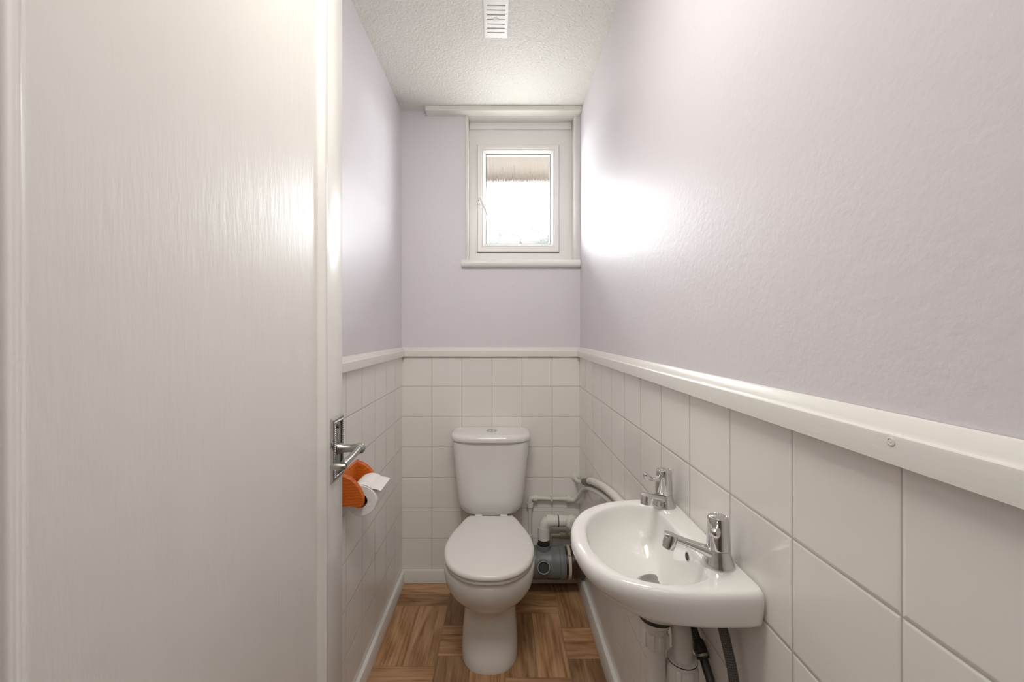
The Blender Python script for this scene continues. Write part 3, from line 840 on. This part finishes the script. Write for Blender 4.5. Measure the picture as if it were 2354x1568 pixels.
tube(bm, arc_path([(LX, LY, .61), (LX, LY, .703), (LX - .006, .90, .683), (LX, 1.02, .640)], .03, 10), .0180, 24)
finish(bm, 'outlet_pipe', M['plastic'], TR)

WP = thing('waste_pipe', 'thick white plastic waste pipe with an elbow dropping into the grey soil pipe', 'pipe', (.2, 1.95, .25))
wy, wz = 1.95, .347
bm = bmesh.new()
tube(bm, arc_path([(.2, wy, .262), (.2, wy, wz), (.305, wy, wz)], .045, 12), .0265, 28)
tube(bm, arc_path([(.300, wy, wz), (.352, wy, wz), (.350, 1.85, .375)], .03, 10) + [Vector((.350, 1.03, .632))], .0225, 24)
finish(bm, 'pipe_run', M['plastic'], WP)
bm = bmesh.new(); tube(bm, [(.212, wy, wz), (.245, wy, wz)], .028, 28); tube(bm, [(.200, wy, .262), (.200, wy, .318)], .028, 28)
finish(bm, 'elbow_socket', M['plastic'], WP)
bm = bmesh.new(); tube(bm, [(.2665, wy, wz), (.2705, wy, wz)], .0277, 28)
finish(bm, 'seal_ring', M['rubber'], WP)
bm = bmesh.new(); lathe(bm, [(.026, -.010), (.033, -.008), (.034, 0), (.031, .006), (.026, .008), (.022, .012)], (.330, 1.922, .352), (.5, -.85, .15), 32)
finish(bm, 'compression_nut', M['plastic'], WP)
bm = bmesh.new(); lathe(bm, [(.0255, .232), (.0262, .236), (.0262, .268), (.0275, .2695), (.0275, .272)], (.2, wy, 0), (0, 0, 1), 28)
o = finish(bm, 'rubber_collar', M['rubber'], WP); o['label'] = 'black rubber collar'

SP = thing('soil_pipe', 'dark grey plastic soil pipe fitting low in the corner beside the toilet', 'pipe', (.2, 1.95, .03))
sy, sz, sr = 1.951, .150, .072
bm = bmesh.new()
lathe(bm, [(.055, .04), (.060, .07), (.068, .095), (sr, .105), (sr, .150), (sr + .0015, .155), (sr, .160), (sr, .225), (sr + .001, .23), (sr, .235), (sr, .270), (sr + .004, .274), (sr + .005, .292), (sr + .003, .298), (sr - .006, .299)], (0, sy, sz), (1, 0, 0), 48)
lathe(bm, [(.034, -.06), (.034, -.012), (.0335, -.004), (.0330, 0), (.0300, .0005)], (.2, wy, .236), (0, 0, 1), 32, True, False)
lathe(bm, [(.030, .055), (.0295, .082), (.0285, .084)], (.192, sy, sz + .002), (0, -1, .22), 32, True, False)
finish(bm, 'pipe_fitting', M['greypvc'], SP)
bm = bmesh.new(); lathe(bm, [(.0285, .0835), (.0255, .084), (.0245, .079)], (.192, sy, sz + .002), (0, -1, .22), 32, False, False)
finish(bm, 'inlet_rim', M['putty'], SP)
bm = bmesh.new(); lathe(bm, [(.0245, .0815), (.0235, .074), (0, .0735)], (.192, sy, sz + .002), (0, -1, .22), 32, False, False)
o = finish(bm, 'inlet_socket', M['darkhole'], SP); o['label'] = 'dark open side inlet'
bm = bmesh.new(); lathe(bm, [(.066, .298), (.066, .310)], (0, sy, sz), (1, 0, 0), 48)
finish(bm, 'joint_ring', M['rubber'], SP)
bm = bmesh.new(); lathe(bm, [(.070, .309), (.0735, .3095), (.0740, .314), (.0735, .3225), (.070, .323)], (0, sy, sz), (1, 0, 0), 48)
cl = finish(bm, 'clamp_band', M['band'], SP); cl['label'] = 'beige clamp band'
for a in (52, -128):
    bm = bmesh.new()
    q = Vector((0, -math.cos(math.radians(a)), math.sin(math.radians(a))))
    lathe(bm, [(.006, 0), (.006, .006), (.004, .008), (0, .0085)], Vector((.316, sy, sz)) + q * .0735, q, 16)
    finish(bm, 'clamp_screw', M['band'], cl)
bm = bmesh.new(); lathe(bm, [(.068, .322), (.068, .345), (.0705, .348), (.0705, .372), (.068, .374), (.068, XR - .001)], (0, sy, sz), (1, 0, 0), 48)
o = finish(bm, 'iron_pipe', M['iron'], SP); o['label'] = 'dark red-black iron pipe stub'
bm = bmesh.new()
rings = []
for k in range(13):                                             # patch of sealant smeared on the underside
    a = math.radians(-18 - 5.5 * k); q = Vector((0, -math.cos(a), math.sin(a)))
    xa = .214 + .01 * math.sin(k * .9); xb = .290 + .006 * math.sin(k * 1.3 + 1)
    e_ = .0035 if 0 < k < 12 else .0004
    rings.append([Vector((xa, sy, sz)) + q * (sr + .0002), Vector((xa + .006, sy, sz)) + q * (sr + e_), Vector(((xa + xb) / 2, sy, sz)) + q * (sr + e_ + .001), Vector((xb - .006, sy, sz)) + q * (sr + e_), Vector((xb, sy, sz)) + q * (sr + .0002)])
rings = rings[4:]
loft(bm, rings, False, False, closed=False)
o = finish(bm, 'sealant_patch', M['putty'], SP); o['label'] = 'pale grey smear of sealant'

# thin supply pipe to the cistern
SU = thing('supply_pipe', 'thin white water pipe bent down beside the cistern', 'pipe', (.14, 2.025, .42))
py, pz = 2.024, .4245
bm = bmesh.new(); tube(bm, arc_path([(.338, py, pz - .005), (.14, py, pz), (.14, py, .235), (.100, py, .215)], .012, 6), .0085, 18)
finish(bm, 'pipe_run', M['pipepaint'], SU)
bm = bmesh.new()
tube(bm, [(.156, py, pz), (.174, py, pz)], .0170, 20); tube(bm, [(.14, py, pz - .022), (.14, py, pz - .042)], .0165, 20)
tube(bm, arc_path([(.158, py, pz), (.14, py, pz), (.14, py, pz - .02)], .010, 6), .0115, 20)
tube(bm, [(.172, py, pz), (.184, py, pz)], .011, 20); tube(bm, [(.14, py, pz - .042), (.14, py, pz - .054)], .011, 20)
finish(bm, 'elbow_fitting', M['pipepaint'], SU)
bm = bmesh.new(); tube(bm, [(.320, py, pz - .004), (.338, py, pz - .005)], .0175, 20); tube(bm, [(.314, py, pz - .004), (.322, py, pz - .004)], .0115, 20)
finish(bm, 'coupling', M['pipepaint'], SU)
bm = bmesh.new(); box(bm, .239, .252, py - .012, YB - .0005, pz - .013, pz + .012, .003); tube(bm, [(.2455, py - .011, pz + .010), (.2455, py - .011, pz + .018)], .004, 12)
finish(bm, 'pipe_clip', M['plastic'], SU)
bm = bmesh.new(); tube(bm, [(.14, py, .245), (.14, py, .222)], .0125, 18); tube(bm, [(.137, py, .222), (.112, py, .216)], .0125, 18)
finish(bm, 'elbow_fitting', M['pipepaint'], SU)

bm = bmesh.new()
path = catmull([(.337, py - .004, .417), (.352, py - .006, .417), (.366, py - .022, .428), (.3735, 1.955, .470), (.3755, 1.90, .512), (.3755, 1.80, .560), (.3755, 1.66, .603), (.3755, 1.46, .652), (.3755, 1.25, .682), (.3755, 1.02, .69)], 8)
tube(bm, path, .0098, 18)
tag(finish(bm, 'water_hose', M['pipepaint']), 'thin white hose curling up from the end of the wall pipe, the lower of two', 'hose', 'white hoses along the wall by the basin')

UH = thing('water_hose', 'thicker white hose with a black collar coming off the corner, the upper of two', 'hose', (.374, 2.04, .516), 'white hoses along the wall by the basin')
bm = bmesh.new(); lathe(bm, [(.019, 0), (.019, .004), (.015, .009), (.011, .011)], (.366, YB, .520), (0, -1, 0), 28)
finish(bm, 'wall_flange', M['pipepaint'], UH)
bm = bmesh.new(); tube(bm, catmull([(.366, YB - .002, .520), (.366, 2.02, .518), (.367, 1.985, .522), (.370, 1.90, .548), (.3715, 1.80, .589)], 6), .0088, 18)
finish(bm, 'pipe_stub', M['pipepaint'], UH)
bm = bmesh.new(); tube(bm, [(.3712, 1.845, .571), (.3725, 1.74, .609)], .0150, 20)
finish(bm, 'black_collar', M['rubber'], UH)
bm = bmesh.new(); tube(bm, catmull([(.372, 1.76, .602), (.3725, 1.69, .630), (.3728, 1.50, .679), (.3728, 1.33, .707), (.3728, 1.15, .722), (.3728, 1.0, .728)], 8), .0138, 20)
finish(bm, 'hose_sleeve', M['pipepaint'], UH)

IV = thing('isolating_valve', 'small dull metal isolating valve above the grey soil pipe', 'valve', (.32, 2.015, .246))
bm = bmesh.new(); tube(bm, [(.245, 2.016, .246), (XR - .001, 2.016, .246)], .0062, 16)
finish(bm, 'pipe_run', M['pipepaint'], IV)
bm = bmesh.new()
nut(bm, .0125, 0, .016, (.287, 2.016, .246), (1, 0, 0), 6); nut(bm, .0105, 0, .022, (.306, 2.016, .246), (1, 0, 0), 6); nut(bm, .0135, 0, .018, (.331, 2.016, .246), (1, 0, 0), 6)
tube(bm, [(.315, 2.016, .252), (.315, 2.005, .262)], .006, 14)
finish(bm, 'valve_body', M['brass'], IV)

# dark braided tails hanging from the taps
BH = thing('braided_hose', 'dark braided hose with a brass joint sloping past the white trap', 'hose', (.36, .89, .84), 'dark braided hoses under the basin')
bm = bmesh.new(); tube(bm, catmull([(.360, .880, .778), (.364, .860, .735), (.3715, .815, .682), (.3740, .785, .655)], 10), .0088, 18, uv=True)
bmesh.ops.recalc_face_normals(bm, faces=bm.faces)
finish(bm, 'hose_run', M['braid'], BH)
bm = bmesh.new(); nut(bm, .0120, 0, .020, (.3742, .788, .657), (.05, -.42, -.42), 6); lathe(bm, [(.0105, .018), (.0115, .020), (.0115, .028), (.009, .030)], (.3742, .788, .657), (.05, -.42, -.42), 20)
finish(bm, 'hose_joint', M['rubber'], BH)
bm = bmesh.new(); lathe(bm, [(.0110, 0), (.0122, .001), (.0122, .004), (.0110, .005)], (.3760, .7725, .6417), (.05, -.42, -.42), 20)
o = finish(bm, 'brass_ring', M['brass'], BH); o['label'] = 'brass ring'
bm = bmesh.new(); tube(bm, catmull([(.3775, .768, .637), (.3785, .735, .606), (.3785, .70, .56), (.3785, .68, .50), (.3785, .67, .43), (XR - .001, .665, .39)], 8), .0078, 18)
finish(bm, 'lower_pipe', M['rubber'], BH)
bm = bmesh.new(); tube(bm, catmull([(.3595, .672, .772), (.3620, .669, .758), (.3645, .664, .740), (.368, .652, .70), (.370, .646, .64), (.371, .644, .55), (.3735, .644, .44), (XR - .001, .644, .40)], 10), .0078, 18, uv=True)
tag(finish(bm, 'braided_hose', M['braid']), 'dark braided hose hanging straight down, closest to the wall under the near tap', 'hose', 'dark braided hoses under the basin')

# ------------------------------------------------------------------ toilet roll and its holder on the left wall
HO = thing('toilet_roll_holder', 'orange grooved wooden toilet roll holder on the left tiled wall', 'toilet roll holder', (XL, 1.32, .75))
RC = Vector((-.4335, 0, .728))
def cheek(y0, y1):
    pts = [(XL + .002, .812)]
    for k in range(15):                                   # quarter-round top falling to the hub
        a = PI / 2 * k / 14
        pts.append((XL + .002 + .073 * math.sin(a), .735 + .075 * math.cos(a) ** 1.35 if k < 14 else .735))
    pts += [(-.4195, .724), (-.424, .715), (-.432, .711), (-.442, .713), (-.455, .7165), (XL + .002, .7165)]
    bm = bmesh.new()
    def ring(y, s):
        c = Vector((-.455, y, .752)); return [c + (Vector((x, y, z)) - c) * s for x, z in pts]
    loft(bm, [ring(y0, .95), ring(y0 + .002, 1), ring(y1 - .002, 1), ring(y1, .95)])
    return bm
finish(cheek(1.244, 1.262), 'cheek', M['orange'], HO, angle=30)
finish(cheek(1.378, 1.396), 'cheek', M['orange'], HO, angle=30)
bm = bmesh.new(); box(bm, XL + .0005, XL + .010, 1.240, 1.400, .712, .812, .002)
finish(bm, 'backplate', M['orange'], HO)
bm = bmesh.new(); tube(bm, [(RC.x, 1.262, RC.z + .0074), (RC.x, 1.378, RC.z + .0074)], .0085, 20)
finish(bm, 'spindle', M['orange'], HO)
RO = thing('toilet_roll', 'white toilet roll with a loose end, hung on the orange holder', 'toilet roll', (RC.x, 1.32, RC.z))
ry0, ry1, rr, rc = 1.2655, 1.3745, .0478, .0205
bm = bmesh.new()
lathe(bm, [(rc, 0), (rr - .002, 0), (rr, .002), (rr, .107), (rr - .002, .109), (rc, .109), (rc, 0)], (RC.x, ry0, RC.z - .003), (0, 1, 0), 48, False, False)
finish(bm, 'paper', M['paper'], RO, angle=40)
bm = bmesh.new(); 
pth = []
for k in range(14):
    a = math.radians(158 - 8.5 * k); pth.append((math.cos(a) * (rr + .0006 + .00012 * k), math.sin(a) * (rr + .0006 + .00012 * k)))
e0 = Vector((pth[-1][0], pth[-1][1])); 
pth += [(e0.x + .010, e0.y - .0005), (e0.x + .020, e0.y - .003), (e0.x + .027, e0.y - .0065)]
loft(bm, [[Vector((RC.x + x, y, RC.z - .003 + z)) for y in (ry0 + .001, ry1 - .001)] for x, z in pth], False, False, closed=False)
finish(bm, 'loose_sheet', M['paper'], RO, angle=60)
bm = bmesh.new(); lathe(bm, [(rc, .001), (rc - .0015, .001), (rc - .0015, .108), (rc, .108)], (RC.x, ry0, RC.z - .003), (0, 1, 0), 40, False, False)
o = finish(bm, 'cardboard_core', M['card'], RO); o['label'] = 'brown cardboard core'

# ------------------------------------------------------------------ light
w = bpy.data.worlds.new('bright_sky'); S.world = w; w.use_nodes = True
bg = w.node_tree.nodes['Background']
bg.inputs['Color'].default_value = (.97, .985, 1, 1); bg.inputs['Strength'].default_value = 46.0

def area(name, loc, rot, sx, sy_, energy, col):
    l = bpy.data.lights.new(name, 'AREA'); l.shape = 'RECTANGLE'; l.size = sx; l.size_y = sy_; l.energy = energy; l.color = col
    o = bpy.data.objects.new(name, l); C.objects.link(o); o.location = loc; o.rotation_euler = rot
    return o
p = area('window_portal', ((sx0 + sx1) / 2, YW + .03, (sz0 + sz1) / 2), (-PI / 2, 0, 0), sx1 - sx0 - .08, sz1 - sz0 - .08, 1, (1, 1, 1))
p.data.cycles.is_portal = True
area('ceiling_lamp', (-.05, .55, H - .06), (math.radians(32), 0, 0), .55, .45, 11.5, (1, .955, .885)).data.spread = math.radians(150)
area('hall_lamp', (-.05, -.55, H - .03), (0, 0, 0), .75, .75, 5., (1, .945, .865))

# ------------------------------------------------------------------ camera: level, with a small lens shift
cam = bpy.data.cameras.new('camera'); co = bpy.data.objects.new('camera', cam); C.objects.link(co)
co.location = (0, 0, 1.25); co.rotation_euler = (PI / 2, 0, 0)
cam.sensor_width = 36; cam.sensor_fit = 'HORIZONTAL'; cam.lens = 944 / 2354 * 36
cam.shift_x = (1177 - 1153) / 2354; cam.shift_y = -(784 - 760) / 2354
cam.clip_start = .01; cam.clip_end = 200
S.camera = co
S.view_settings.view_transform = 'Standard'
S.view_settings.look = 'None'
S.view_settings.exposure = 0
S.view_settings.gamma = 1.19
S.cycles.use_denoising = True
S.cycles.max_bounces = 5; S.cycles.diffuse_bounces = 4; S.cycles.glossy_bounces = 4; S.cycles.transmission_bounces = 4; S.cycles.transparent_max_bounces = 6
S.cycles.use_adaptive_sampling = True; S.cycles.adaptive_threshold = .09; S.cycles.adaptive_min_samples = 16
S.cycles.sample_clamp_indirect = 20
S.cycles.caustics_reflective = False; S.cycles.caustics_refractive = True
